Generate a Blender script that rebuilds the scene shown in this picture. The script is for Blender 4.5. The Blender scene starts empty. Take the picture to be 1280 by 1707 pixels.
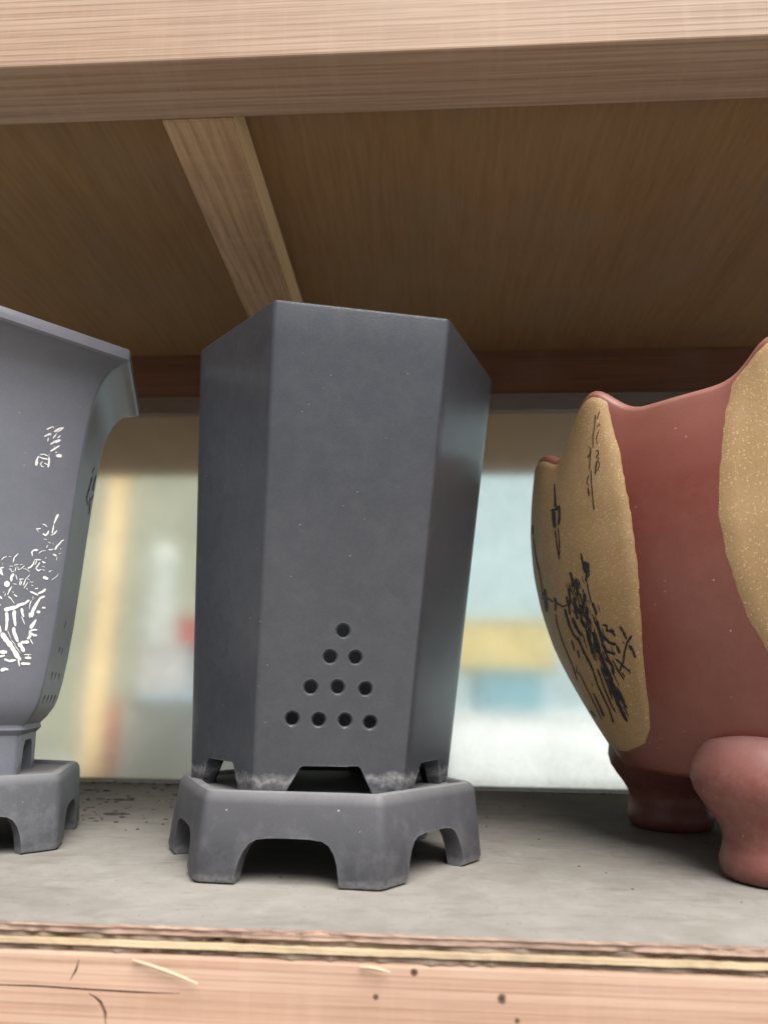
import bpy, bmesh, math, random
from mathutils import Vector, Matrix
from mathutils.bvhtree import BVHTree
random.seed(7)
S = bpy.context.scene
COL = S.collection
PI = math.pi

# ------------------------------------------------------------------ camera
CAMP = Vector((0.0553, -0.3720, 0.1031))
CF = Vector((-0.0643, 0.9683, 0.2414)).normalized()
CR = Vector((0.9979, 0.0627, 0.0144)).normalized()
CU = CR.cross(CF).normalized()
CR = CF.cross(CU).normalized()
FPX = 1245.86
cd = bpy.data.cameras.new('camera')
cam = bpy.data.objects.new('camera', cd)
COL.objects.link(cam)
M = Matrix((CR, CU, -CF)).transposed().to_4x4()
M.translation = CAMP
cam.matrix_world = M
cd.sensor_fit = 'VERTICAL'
cd.sensor_height = 36
cd.lens = 36 * FPX / 1707
cd.clip_start = 0.01
cd.clip_end = 2000
cd.dof.use_dof = True
cd.dof.focus_distance = 0.50
cd.dof.aperture_fstop = 7.0
S.camera = cam

# ------------------------------------------------------------------ light
SUN_EL, SUN_AZ = 58, 156        # degrees; azimuth clockwise from +Y
w = bpy.data.worlds.new('World')
S.world = w
w.use_nodes = True
nt = w.node_tree
bg = nt.nodes['Background']
sky = nt.nodes.new('ShaderNodeTexSky')
sky.sky_type = 'NISHITA'
sky.sun_disc = False
sky.sun_elevation = math.radians(SUN_EL)
sky.sun_rotation = math.radians(SUN_AZ)
sky.air_density = 1.0
sky.dust_density = 4.0
sky.ozone_density = 1.0
hs = nt.nodes.new('ShaderNodeHueSaturation')
hs.inputs['Saturation'].default_value = 0.45
nt.links.new(sky.outputs[0], hs.inputs['Color'])
nt.links.new(hs.outputs[0], bg.inputs['Color'])
bg.inputs['Strength'].default_value = 0.05
sl = bpy.data.lights.new('sun', 'SUN')
sl.energy = 4.3
sl.angle = math.radians(50)
sl.color = (1.0, 0.97, 0.94)
so = bpy.data.objects.new('sun', sl)
COL.objects.link(so)
a, e = math.radians(SUN_AZ), math.radians(SUN_EL)
sd = Vector((math.sin(a) * math.cos(e), math.cos(a) * math.cos(e), math.sin(e)))
so.rotation_euler = sd.to_track_quat('Z', 'Y').to_euler()
so.location = sd * 5
S.view_settings.view_transform = 'Standard'
S.view_settings.look = 'None'
S.view_settings.exposure = 0.86
S.view_settings.gamma = 1

# ------------------------------------------------------------------ helpers
def ray(x, y):
    """direction through pixel (x, y) of the 1280 x 1707 photograph"""
    return (CF + CR * ((x - 640) / FPX) - CU * ((y - 853.5) / FPX))
def on_y(x, y, Y):
    d = ray(x, y); return CAMP + d * ((Y - CAMP.y) / d.y)
def on_z(x, y, Z):
    d = ray(x, y); return CAMP + d * ((Z - CAMP.z) / d.z)

def thing(name, label, cat, loc=(0, 0, 0), group=None):
    o = bpy.data.objects.new(name, None)
    o.empty_display_size = .05
    COL.objects.link(o)
    o.location = loc
    tag(o, label, cat, group)
    return o
def tag(o, label=None, cat=None, group=None, kind=None):
    if label: o['label'] = label
    if cat: o['category'] = cat
    if group: o['group'] = group
    if kind: o['kind'] = kind
    return o
def origin(p):
    v = Vector((0, 0, 0))
    while p is not None:
        v += p.location; p = p.parent
    return v
def obj(name, bm, mat, parent=None, loc=None, smooth=None):
    """link a bmesh (world coordinates) as one mesh object; parts go under parent"""
    me = bpy.data.meshes.new(name)
    bmesh.ops.recalc_face_normals(bm, faces=bm.faces)
    off = origin(parent) if parent is not None else (Vector(loc) if loc else Vector((0, 0, 0)))
    bmesh.ops.translate(bm, verts=bm.verts, vec=-off)
    bm.to_mesh(me); bm.free()
    if smooth is not None:
        for p in me.polygons: p.use_smooth = True
        me.set_sharp_from_angle(angle=math.radians(smooth))
    me.materials.append(mat)
    o = bpy.data.objects.new(name, me)
    COL.objects.link(o)
    if parent is not None: o.parent = parent
    elif loc: o.location = loc
    return o
def bm_box(x0, x1, y0, y1, z0, z1, bev=0, seg=2, bm=None):
    bm = bm or bmesh.new()
    r = bmesh.ops.create_cube(bm, size=1)
    for v in r['verts']:
        v.co = Vector(((x0 + x1) / 2 + v.co.x * (x1 - x0), (y0 + y1) / 2 + v.co.y * (y1 - y0), (z0 + z1) / 2 + v.co.z * (z1 - z0)))
    if bev:
        es = list({e for v in r['verts'] for e in v.link_edges})
        bmesh.ops.bevel(bm, geom=es, offset=bev, segments=seg, affect='EDGES', profile=.5)
    return bm
def loft(bm, rings, closed=True, cap0=True, cap1=True):
    vs = [[bm.verts.new(p) for p in r] for r in rings]
    n = len(vs[0])
    for a, b in zip(vs, vs[1:]):
        for i in range(n if closed else n - 1):
            j = (i + 1) % n
            bm.faces.new((a[i], a[j], b[j], b[i]))
    if cap0: bm.faces.new(vs[0])
    if cap1: bm.faces.new(vs[-1])
    return vs
def hexring(c, R, z, rot, rho, nf=1, na=4):
    ap = R * math.cos(PI / 6) - rho
    ri = ap / math.cos(PI / 6)
    pts = []
    for k in range(6):
        A = rot + k * PI / 3
        for i in range(na + 1):
            ph = A - PI / 6 + (PI / 3) * i / na
            pts.append(Vector((c[0] + ri * math.cos(A) + rho * math.cos(ph), c[1] + ri * math.sin(A) + rho * math.sin(ph), z)))
        if nf > 1:
            B = A + PI / 3
            q = Vector((c[0] + ri * math.cos(B) + rho * math.cos(B - PI / 6), c[1] + ri * math.sin(B) + rho * math.sin(B - PI / 6), z))
            p = pts[-1].copy()
            for i in range(1, nf): pts.append(p.lerp(q, i / nf))
    return pts
def circ(c, R, z, n=32):
    return [Vector((c[0] + R * math.cos(2 * PI * i / n), c[1] + R * math.sin(2 * PI * i / n), z)) for i in range(n)]
def lathe(bm, c, prof, n=32):
    return loft(bm, [circ(c, r, z, n) for r, z in prof])
def prism(bm, origin_, ux, uy, uz, prof, d0, d1):
    """profile in (ux, uy), extruded along uz from d0 to d1"""
    rings = [[origin_ + ux * x + uy * y + uz * d for x, y in prof] for d in (d0, d1)]
    loft(bm, rings)
def boolean(bm_a, bm_b):
    bmesh.ops.recalc_face_normals(bm_a, faces=bm_a.faces)
    bmesh.ops.recalc_face_normals(bm_b, faces=bm_b.faces)
    ma, mb = bpy.data.meshes.new('a'), bpy.data.meshes.new('b')
    bm_a.to_mesh(ma); bm_b.to_mesh(mb); bm_a.free(); bm_b.free()
    oa, ob = bpy.data.objects.new('a', ma), bpy.data.objects.new('b', mb)
    COL.objects.link(oa); COL.objects.link(ob)
    m = oa.modifiers.new('b', 'BOOLEAN'); m.operation = 'DIFFERENCE'; m.object = ob; m.solver = 'EXACT'; m.use_self = True
    dg = bpy.context.evaluated_depsgraph_get()
    me = bpy.data.meshes.new_from_object(oa.evaluated_get(dg))
    bm = bmesh.new(); bm.from_mesh(me)
    for o in (oa, ob): bpy.data.objects.remove(o)
    for m_ in (ma, mb, me): bpy.data.meshes.remove(m_)
    return bm
def bvh_of(o):
    me = o.data; off = origin(o.parent) + o.location
    return BVHTree.FromPolygons([v.co + off for v in me.vertices], [tuple(p.vertices) for p in me.polygons])
def strokes(bm, bvh, org, sc, data, lift=.00035, minw=1.0, k=1.0):
    """tapered brush strokes drawn on a surface; points are in a crop of the photograph, cast onto the body they lie on"""
    for st in data:
        w0, w1, pts = st
        P = [Vector((org[0] + x * sc, org[1] + y * sc)) for x, y in pts]
        Q = []
        for i in range(len(P) - 1):                      # resample
            n = max(1, int((P[i + 1] - P[i]).length / 3.0))
            Q += [P[i].lerp(P[i + 1], k / n) for k in range(n)]
        Q.append(P[-1])
        prev = None
        for i, q in enumerate(Q):
            t = i / max(1, len(Q) - 1)
            d = (Q[min(i + 1, len(Q) - 1)] - Q[max(i - 1, 0)])
            d = d.normalized() if d.length > 1e-6 else Vector((1, 0))
            nrm = Vector((-d.y, d.x))
            wd = max(minw, (w0 + (w1 - w0) * t) * sc * k * random.uniform(.75, 1.15)) * .5
            if (i == 0 or i == len(Q) - 1): wd *= .55
            cur = []
            for s in (-1, 1):
                q2 = q + nrm * (wd * s)
                loc, nn, idx, dist = bvh.ray_cast(CAMP, ray(q2.x, q2.y).normalized())
                if loc is None: cur = None; break
                if nn.dot(ray(q2.x, q2.y)) > 0: nn = -nn
                cur.append(bm.verts.new(loc + nn * lift))
            if cur and prev and (cur[0].co - prev[0].co).length < .03:
                try: bm.faces.new((prev[0], prev[1], cur[1], cur[0]))
                except ValueError: pass
            prev = cur
    return bm

# ------------------------------------------------------------------ materials
def new_mat(name):
    m = bpy.data.materials.new(name); m.use_nodes = True
    nt = m.node_tree
    return m, nt, nt.nodes['Principled BSDF']
class N:
    """tiny node-graph helper"""
    def __init__(s, nt): s.nt = nt
    def n(s, t, **kw):
        x = s.nt.nodes.new(t)
        for k, v in kw.items(): setattr(x, k, v)
        return x
    def l(s, a, b): s.nt.links.new(a, b)
    def coord(s, sc=(1, 1, 1), rot=(0, 0, 0), loc=(0, 0, 0)):
        tc = s.n('ShaderNodeTexCoord'); mp = s.n('ShaderNodeMapping')
        mp.inputs['Scale'].default_value = sc; mp.inputs['Rotation'].default_value = rot; mp.inputs['Location'].default_value = loc
        s.l(tc.outputs['Object'], mp.inputs[0]); return mp.outputs[0]
    def noise(s, co, scale, detail=4, rough=.55, dist=0):
        x = s.n('ShaderNodeTexNoise'); s.l(co, x.inputs['Vector'])
        x.inputs['Scale'].default_value = scale; x.inputs['Detail'].default_value = detail
        x.inputs['Roughness'].default_value = rough; x.inputs['Distortion'].default_value = dist
        return x.outputs['Fac']
    def voro(s, co, scale, feature='F1'):
        x = s.n('ShaderNodeTexVoronoi', feature=feature); s.l(co, x.inputs['Vector']); x.inputs['Scale'].default_value = scale
        return x
    def ramp(s, f, stops, interp='LINEAR'):
        x = s.n('ShaderNodeValToRGB'); x.color_ramp.interpolation = interp
        el = x.color_ramp.elements
        while len(el) < len(stops): el.new(.5)
        for e_, (p, c) in zip(el, stops):
            e_.position = p; e_.color = (c, c, c, 1) if isinstance(c, (int, float)) else (*c, 1)
        s.l(f, x.inputs[0]); return x.outputs[0]
    def mix(s, f, a, b, mode='MIX'):
        x = s.n('ShaderNodeMix', data_type='RGBA', blend_type=mode)
        for i, v in ((0, f), (6, a), (7, b)):
            if isinstance(v, (int, float)): x.inputs[i].default_value = v
            elif isinstance(v, tuple): x.inputs[i].default_value = (*v, 1)
            else: s.l(v, x.inputs[i])
        return x.outputs[2]
    def math(s, op, a, b=0, clamp=False):
        x = s.n('ShaderNodeMath', operation=op); x.use_clamp = clamp
        for i, v in enumerate((a, b)):
            if isinstance(v, (int, float)): x.inputs[i].default_value = v
            else: s.l(v, x.inputs[i])
        return x.outputs[0]
    def sep(s, v):
        x = s.n('ShaderNodeSeparateXYZ'); s.l(v, x.inputs[0]); return x.outputs
    def bump(s, h, strength, dist, bsdf, prev=None):
        x = s.n('ShaderNodeBump'); x.inputs['Strength'].default_value = strength; x.inputs['Distance'].default_value = dist
        s.l(h, x.inputs['Height'])
        if prev is not None: s.l(prev, x.inputs['Normal'])
        s.l(x.outputs[0], bsdf.inputs['Normal']); return x.outputs[0]

def wood(name, dark, mid, light, axis=0, scale=1., ring=.5, fibre=1., rough=.7, bumpd=.0004, loc=(0, 0, 0), dirt=.25, knots=(), rfreq=230, wavy=22, cross=.3, fib_amt=.55, along=9):
    m, nt, b = new_mat(name); g = N(nt)
    al_, across = 1.2 * scale, 26 * scale
    sc = [across] * 3; sc[axis] = al_
    co = g.coord(tuple(sc), loc=loc)
    fs = [420 * scale * fibre] * 3; fs[axis] = along * scale
    cf = g.coord(tuple(fs), loc=loc)
    big = g.noise(co, 1.0, 3, .5, .6)
    # growth rings: bands from a stretched coordinate bent by noise
    oc = g.sep(g.coord()); pa = [c_ for i_, c_ in enumerate((0, 1, 2)) if c_ != axis]
    lin = g.math('ADD', g.math('MULTIPLY', oc[pa[0]], .7 * 6.283 * rfreq), g.math('MULTIPLY', oc[pa[1]], 6.283 * rfreq))
    wav = g.noise(g.coord(tuple((1.6 * scale if i_ == axis else 22 * scale) for i_ in range(3)), loc=loc), 1.0, 2, .45)
    rg = g.math('SINE', g.math('ADD', lin, g.math('MULTIPLY', wav, wavy)))
    rg = g.ramp(rg, [(.0, 0), (.55, .25), (1, 1)])
    brk = g.noise(g.coord(tuple((5 * scale if i_ == axis else 60 * scale) for i_ in range(3)), loc=loc), 1.0, 3, .6)
    rg = g.math('MULTIPLY', rg, g.ramp(brk, [(.32, .15), (.62, 1.15)]))
    crs = g.noise(g.coord(tuple((160 * scale if i_ == axis else 14 * scale) for i_ in range(3)), loc=loc), 1.0, 3, .6)
    fib = g.noise(cf, 1.0, 5, .65)
    col = g.ramp(big, [(.3, mid), (.55, light), (.75, mid)])
    col = g.mix(g.math('MULTIPLY', rg, ring), col, dark)
    col = g.mix(g.ramp(fib, [(.35, fib_amt), (.62, 0)]), col, dark)
    col = g.mix(g.ramp(crs, [(.5, 0), (.75, cross)]), col, light)
    co3 = g.coord((9, 9, 9)); dn = g.noise(co3, 1.3, 6, .6)
    col = g.mix(g.ramp(dn, [(.45, 0), (.75, dirt)]), col, (.20, .17, .14))
    cs = g.coord()
    for (kx, ky, kz, kr) in knots:
        v = g.n('ShaderNodeVectorMath', operation='DISTANCE'); g.l(cs, v.inputs[0]); v.inputs[1].default_value = (kx, ky, kz)
        dd = g.math('ADD', g.math('DIVIDE', v.outputs['Value'], kr), g.math('MULTIPLY', g.math('SUBTRACT', g.noise(g.coord((300, 300, 300)), 1, 2), .5), .7))
        col = g.mix(g.ramp(dd, [(.35, 1), (.75, .75), (1.6, .25), (2.6, 0)]), col, (.055, .028, .018))
    g.l(col, b.inputs['Base Color'])
    b.inputs['Roughness'].default_value = rough
    b.inputs['Specular IOR Level'].default_value = .3
    g.bump(g.math('ADD', fib, g.math('MULTIPLY', rg, .4)), .5, bumpd, b)
    return m

def clay(name, base, dust=(.30, .29, .28), dust_amt=.3, rough=.45, speck=.6, crust=None, upd=.0, spec=.5, updr=1., edge=.55):
    m, nt, b = new_mat(name); g = N(nt)
    co = g.coord()
    n1 = g.noise(co, 14, 5, .6); n2 = g.noise(co, 900, 3, .6); n3 = g.noise(co, 70, 6, .7)
    col = g.mix(g.ramp(n1, [(.3, 0), (.7, 1)]), tuple(c * .93 for c in base), tuple(min(1, c * 1.08) for c in base))
    col = g.mix(g.math('MULTIPLY', g.ramp(n2, [(.4, 0), (.75, 1)]), .16), col, tuple(min(1, c * 2.0) for c in base))
    du = g.math('MULTIPLY', g.ramp(n3, [(.42, 0), (.8, 1)]), dust_amt)
    if upd:
        ge = g.n('ShaderNodeNewGeometry'); nz = g.sep(ge.outputs['Normal'])[2]
        du = g.math('MAXIMUM', du, g.math('MULTIPLY', g.ramp(nz, [(.0, 0), (updr, 1)]), g.math('MULTIPLY', g.ramp(n3, [(.2, .55), (.7, 1)]), upd)))
    col = g.mix(du, col, dust)
    # white specks of dust and lime
    vo = g.voro(co, 230); vr = g.sep(vo.outputs['Color'])
    sp = g.math('MULTIPLY', g.math('LESS_THAN', vo.outputs['Distance'], g.math('MULTIPLY', vr[1], .13)), g.math('GREATER_THAN', vr[0], .90))
    col = g.mix(g.math('MULTIPLY', sp, speck), col, (.55, .55, .54))
    if crust:       # lime crust left by water round the feet, with an uneven upper line
        z = g.sep(co)[2]
        nn = g.noise(co, 95, 4, .6); ed = g.math('SUBTRACT', z, g.math('ADD', crust[0], g.math('MULTIPLY', g.math('SUBTRACT', nn, .5), crust[1])))
        line = g.ramp(g.math('ABSOLUTE', ed), [(0, .85), (.0007, .2), (.0014, 0)])
        body = g.math('MULTIPLY', g.math('LESS_THAN', ed, 0), g.ramp(n3, [(.38, .0), (.75, .5)]))
        cr = g.math('MAXIMUM', line, body, True)
        cr = g.math('MULTIPLY', cr, g.ramp(g.noise(co, 420, 4, .7), [(.35, .35), (.6, 1)]))
        col = g.mix(g.math('MULTIPLY', cr, crust[2]), col, (.42, .41, .41))
    bv = g.n('ShaderNodeBevel', samples=4); bv.inputs['Radius'].default_value = .0022
    gn = g.n('ShaderNodeNewGeometry'); dt = g.n('ShaderNodeVectorMath', operation='DOT_PRODUCT')
    g.l(bv.outputs[0], dt.inputs[0]); g.l(gn.outputs['Normal'], dt.inputs[1])
    wear = g.math('MULTIPLY', g.ramp(dt.outputs['Value'], [(.80, 1), (.985, 0)]), g.ramp(g.noise(co, 130, 4, .65), [(.35, .1), (.65, 1)]))
    col = g.mix(g.math('MULTIPLY', wear, edge), col, tuple(min(1, c * 1.6 + .10) for c in base))
    g.l(col, b.inputs['Base Color'])
    g.l(g.math('ADD', rough, g.math('MULTIPLY', du, .35)), b.inputs['Roughness'])
    b.inputs['Specular IOR Level'].default_value = spec
    g.bump(g.math('ADD', n2, g.math('MULTIPLY', n1, .6)), .13, .0006, b)
    return m

def plain(name, colr, rough=.6, var=.12, scale=20, spec=.4):
    m, nt, b = new_mat(name); g = N(nt)
    co = g.coord(); n1 = g.noise(co, scale, 5, .6)
    g.l(g.mix(g.ramp(n1, [(.3, 0), (.7, 1)]), tuple(c * (1 - var) for c in colr), tuple(min(1, c * (1 + var)) for c in colr)), b.inputs['Base Color'])
    b.inputs['Roughness'].default_value = rough; b.inputs['Specular IOR Level'].default_value = spec
    g.bump(g.noise(co, scale * 20, 3), .2, .0005, b)
    return m

SH = Vector((0, .3, -.9))          # the shelf's origin: its parts' object coordinates start there
kn = lambda x, y, r: (*(on_y(x, y, 0) - SH), r)
M_BEAM = wood('beam_pine', (.20, .108, .064), (.335, .228, .155), (.385, .278, .20), 0, .7, .45, 1, .65, loc=(3, 1, 2), dirt=.15, rfreq=210, wavy=16)
M_RAIL = wood('rail_pine', (.29, .158, .10), (.445, .285, .20), (.50, .345, .257), 0, .6, .3, .8, .65, loc=(1.5, 4, 2.7), dirt=.2,
              knots=[kn(836, 1666, .0022), kn(626, 1663, .0015), kn(862, 1703, .0014), kn(690, 1622, .0018)])
M_BAR = wood('batten_pine', (.25, .14, .075), (.42, .27, .16), (.50, .34, .21), 1, .7, .5, 1, .7, loc=(.3, 2, 5), dirt=.25, rfreq=110, wavy=20)
M_BAR_LIT = wood('batten_pine_lit', (.64, .45, .25), (.82, .62, .37), (.86, .68, .43), 1, .7, .3, 1, .7, loc=(.3, 2, 5), dirt=.1, rfreq=110, wavy=20)  # paler copy of the batten wood, with side light put into its colour
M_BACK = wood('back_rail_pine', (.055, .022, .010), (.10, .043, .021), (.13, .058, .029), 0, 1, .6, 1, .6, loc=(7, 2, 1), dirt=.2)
M_CEIL = wood('ceiling_plywood', (.135, .068, .027), (.265, .155, .070), (.295, .176, .081), 1, .6, .05, .8, .7, .0002, loc=(2, 2, 9), dirt=.30, rfreq=60, wavy=30, cross=.1, fib_amt=.34, along=24)
M_POST = wood('post_pine', (.66, .44, .20), (.86, .64, .34), (.90, .70, .40), 2, .6, .3, .8, .7, loc=(2, 5, 9), dirt=.05)
M_PLYL = wood('ply_light', (.34, .24, .15), (.50, .38, .24), (.57, .45, .29), 0, 1.6, .3, 1, .85, .0006, loc=(2, 0, 9), dirt=.45)
M_PLYD = wood('ply_dark', (.10, .075, .055), (.27, .20, .15), (.36, .28, .21), 0, 3, .6, .5, .95, .0012, loc=(5, 0, 9), dirt=.6)
M_PLYP = wood('ply_pink', (.20, .12, .09), (.44, .30, .23), (.52, .37, .29), 0, 2, .5, .8, .9, .0008, loc=(8, 0, 9), dirt=.5)
M_SPLINT = plain('splinter_wood', (.50, .36, .24), .7)

def dusty_board():
    m, nt, b = new_mat('dusty_shelf_board'); g = N(nt)
    co = g.coord()
    n1 = g.noise(co, 7, 6, .62); n2 = g.noise(co, 60, 6, .7); n3 = g.noise(g.coord((22, 60, 60), loc=(4, 1, 0)), 1, 7, .72); n4 = g.noise(co, 1300, 2)
    col = g.ramp(n1, [(.3, (.165, .154, .134)), (.5, (.225, .212, .188)), (.7, (.275, .262, .236))])
    col = g.mix(g.ramp(n2, [(.48, 0), (.75, .35)]), col, (.34, .33, .31))
    col = g.mix(g.ramp(n3, [(.52, 0), (.68, .55)]), col, (.14, .127, .105))
    st = g.noise(g.coord((5, 5, 5), loc=(1.3, .2, 0)), 1, 4, .6)      # old water stains
    col = g.mix(g.ramp(st, [(.50, 0), (.53, .22), (.56, .06), (.75, .16)]), col, (.13, .115, .093))
    vo = g.voro(co, 330); vr = g.sep(vo.outputs['Color'])
    col = g.mix(g.math('MULTIPLY', g.math('LESS_THAN', vo.outputs['Distance'], g.math('MULTIPLY', vr[1], .22)), g.math('GREATER_THAN', vr[0], .86)), col, (.12, .10, .08))
    col = g.mix(g.math('MULTIPLY', g.ramp(n4, [(.4, 0), (.7, 1)]), .15), col, (.20, .185, .17))
    g.l(col, b.inputs['Base Color']); b.inputs['Roughness'].default_value = .95; b.inputs['Specular IOR Level'].default_value = .15
    g.bump(g.math('ADD', n2, g.math('MULTIPLY', n4, .4)), .6, .0006, b)
    return m
M_DUST = dusty_board()

M_POT = clay('black_clay', (.040, .0435, .053), dust_amt=.05, rough=.25, speck=.15, crust=(.0085, .014, .55), spec=.65)
M_STAND = clay('grey_clay_stand', (.048, .049, .057), dust=(.30, .295, .29), dust_amt=.22, rough=.55, speck=.6, crust=(.002, .006, .35), upd=.55, spec=.4)
M_LPOT = clay('slate_clay', (.140, .147, .172), dust_amt=.12, rough=.30, speck=.4, spec=.5)
M_LSTAND = clay('slate_clay_stand', (.070, .074, .085), dust=(.33, .32, .31), dust_amt=.3, rough=.5, speck=.4, crust=(.002, .005, .3), upd=.5)
M_RED = clay('red_clay', (.170, .038, .023), dust=(.45, .27, .22), dust_amt=.08, rough=.34, speck=.6, upd=.4, spec=.8, updr=.4)
M_REDF = clay('red_clay_foot', (.185, .058, .045), dust=(.47, .33, .30), dust_amt=.22, rough=.42, speck=.6, upd=.4, spec=.5)
def tan_clay():
    m, nt, b = new_mat('tan_speckled_clay'); g = N(nt)
    co = g.coord()
    n1 = g.noise(co, 16, 5, .6); n2 = g.noise(co, 700, 3, .6)
    col = g.mix(g.ramp(n1, [(.3, 0), (.7, 1)]), (.37, .24, .112), (.46, .305, .158))
    col = g.mix(g.math('MULTIPLY', g.ramp(n2, [(.4, 0), (.7, 1)]), .3), col, (.28, .16, .07))
    for sc_, th, dd in ((620, .42, .25), (380, .62, .16)):
        vo = g.voro(co, sc_); vr = g.sep(vo.outputs['Color'])
        sp = g.math('MULTIPLY', g.ramp(vo.outputs['Distance'], [(dd * .6, 1), (dd, 0)]), g.math('GREATER_THAN', vr[1], th))
        col = g.mix(g.math('MULTIPLY', sp, .8), col, (.82, .68, .42))
    g.l(col, b.inputs['Base Color']); b.inputs['Roughness'].default_value = .5; b.inputs['Specular IOR Level'].default_value = .4
    g.bump(g.math('ADD', n2, n1), .25, .0006, b)
    return m
M_TAN = tan_clay()
M_INK = plain('dark_ink', (.028, .029, .034), .6, .3, 200)
M_WHITE = plain('white_incised_paint', (.80, .80, .78), .7, .12, 500)
M_CRUMB = plain('dirt_crumb', (.075, .065, .052), .95, .5, 300)

def glass():
    m, nt, b = new_mat('grimy_glass'); g = N(nt)
    co = g.coord()
    b.inputs['Transmission Weight'].default_value = 1
    b.inputs['IOR'].default_value = 1.45
    b.inputs['Roughness'].default_value = .155
    b.inputs['Base Color'].default_value = (.93, .96, .94, 1)
    n1 = g.noise(g.coord((9, 1, 1.5)), 1, 4, .5); n2 = g.noise(co, 9, 6, .65); n3 = g.noise(co, 260, 4, .7)
    z = g.math('SUBTRACT', g.sep(co)[2], .9)
    # dust film: streaks, plus dried dirt along the bottom and the top edge of the pane
    film = g.math('ADD', g.math('MULTIPLY', g.ramp(n1, [(.4, 0), (.75, 1)]), .10), g.math('MULTIPLY', g.ramp(n2, [(.35, 0), (.75, 1)]), .16))
    film = g.math('ADD', film, g.math('MULTIPLY', g.ramp(z, [(.0, 1), (.02, .4), (.06, 0)]), .35))
    film = g.math('MULTIPLY', film, g.ramp(n3, [(.3, .6), (.7, 1.0)]), True)
    d = g.n('ShaderNodeBsdfDiffuse'); d.inputs['Color'].default_value = (.42, .39, .33, 1)
    t = g.n('ShaderNodeBsdfTranslucent'); t.inputs['Color'].default_value = (.50, .48, .42, 1)
    ms = g.n('ShaderNodeMixShader'); ms.inputs[0].default_value = .5; g.l(d.outputs[0], ms.inputs[1]); g.l(t.outputs[0], ms.inputs[2])
    mx = g.n('ShaderNodeMixShader'); g.l(film, mx.inputs[0]); g.l(b.outputs[0], mx.inputs[1]); g.l(ms.outputs[0], mx.inputs[2])
    g.l(mx.outputs[0], nt.nodes['Material Output'].inputs['Surface'])
    return m
M_GLASS = glass()

# ------------------------------------------------------------------ ground and wall behind
bm = bmesh.new()
bmesh.ops.create_grid(bm, x_segments=1, y_segments=1, size=300)
for v in bm.verts: v.co.z = -.90
tag(obj('ground', bm, plain('concrete_ground', (.27, .25, .22), .9, .15, 2)), 'grey concrete ground far below the shelf', kind='structure')
WY = 3.2
xw = on_y(430, 900, WY).x
tag(obj('wall', bm_box(xw - 2.6, xw, WY, WY + .12, -.9, 1.75, .004), plain('cream_wall_paint', (.30, .31, .235), .8, .08, 3)),
    'cream wall standing behind the pale yellow post beyond the grimy glass', 'wall')

xw2 = on_y(620, 900, WY).x
tag(obj('sheet_wall', bm_box(xw2, xw2 + 3.2, WY + .2, WY + .26, -.9, 1.75, .004), plain('pale_sheet', (.36, .47, .49), .7, .05, 1.5)),
    'pale bluish sheet wall behind the yellow carton beyond the glass', 'wall')

# ------------------------------------------------------------------ the shelf
XL, XR = -2.2, 2.3
D = .557
shelf = thing('display_shelf', 'rough pine display shelf with dusty plywood board and grimy glass back', 'shelf', SH)
# plywood board built ply by ply; front edges uneven
def ply(name, z0, z1, y1, mat, jit, parent, lab=None, off=0, n=1000):
    bm = bmesh.new(); t = []; b_ = []; tb = []; bb = []
    ph = [random.uniform(0, 6) for _ in range(3)]
    y = 0
    for i in range(n + 1):
        x = XL + (XR - XL) * i / n
        y = off + jit * (.45 * math.sin(x * 31 + ph[0]) + .3 * math.sin(x * 83 + ph[1])) + random.uniform(-1, 1) * jit * .6
        if random.random() < .06 and jit > .0004: y += random.uniform(0, 2.4) * jit
        zz = random.uniform(-1, 1) * .00012
        t.append(bm.verts.new((x, y, z1 + zz))); b_.append(bm.verts.new((x, y + random.uniform(-1, 1) * jit * .3, z0 + zz)))
        tb.append(bm.verts.new((x, y1, z1))); bb.append(bm.verts.new((x, y1, z0)))
    for i in range(n):
        bm.faces.new((t[i], t[i + 1], b_[i + 1], b_[i]))
        bm.faces.new((t[i], tb[i], tb[i + 1], t[i + 1]))
        bm.faces.new((b_[i], b_[i + 1], bb[i + 1], bb[i]))
        bm.faces.new((tb[i], bb[i], bb[i + 1], tb[i + 1]))
    bm.faces.new((t[0], b_[0], bb[0], tb[0])); bm.faces.new((t[n], tb[n], bb[n], b_[n]))
    o = obj(name, bm, mat, parent)
    if lab: o['label'] = lab
    return o
YB = D + .05
board = ply('shelf_board', -.0012, 0, YB, M_DUST, .0007, shelf, 'dusty grey top of the plywood board')
board.data.materials.append(M_PLYP)                   # its sawn front edge is bare wood
for p in board.data.polygons:
    if p.normal.y < -.5: p.material_index = 1
for (z0, z1, mat, jit, off) in ((-.0040, -.0012, M_PLYP, .0006, .0006), (-.0068, -.0042, M_PLYD, .0016, .0026), (-.0092, -.0068, M_PLYL, .0004, 0.0), (-.0120, -.0092, M_PLYD, .0014, .0020)):
    ply('ply', z0 + .00002, z1 - .00002, YB - .002, mat, jit, board, None, off)
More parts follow.
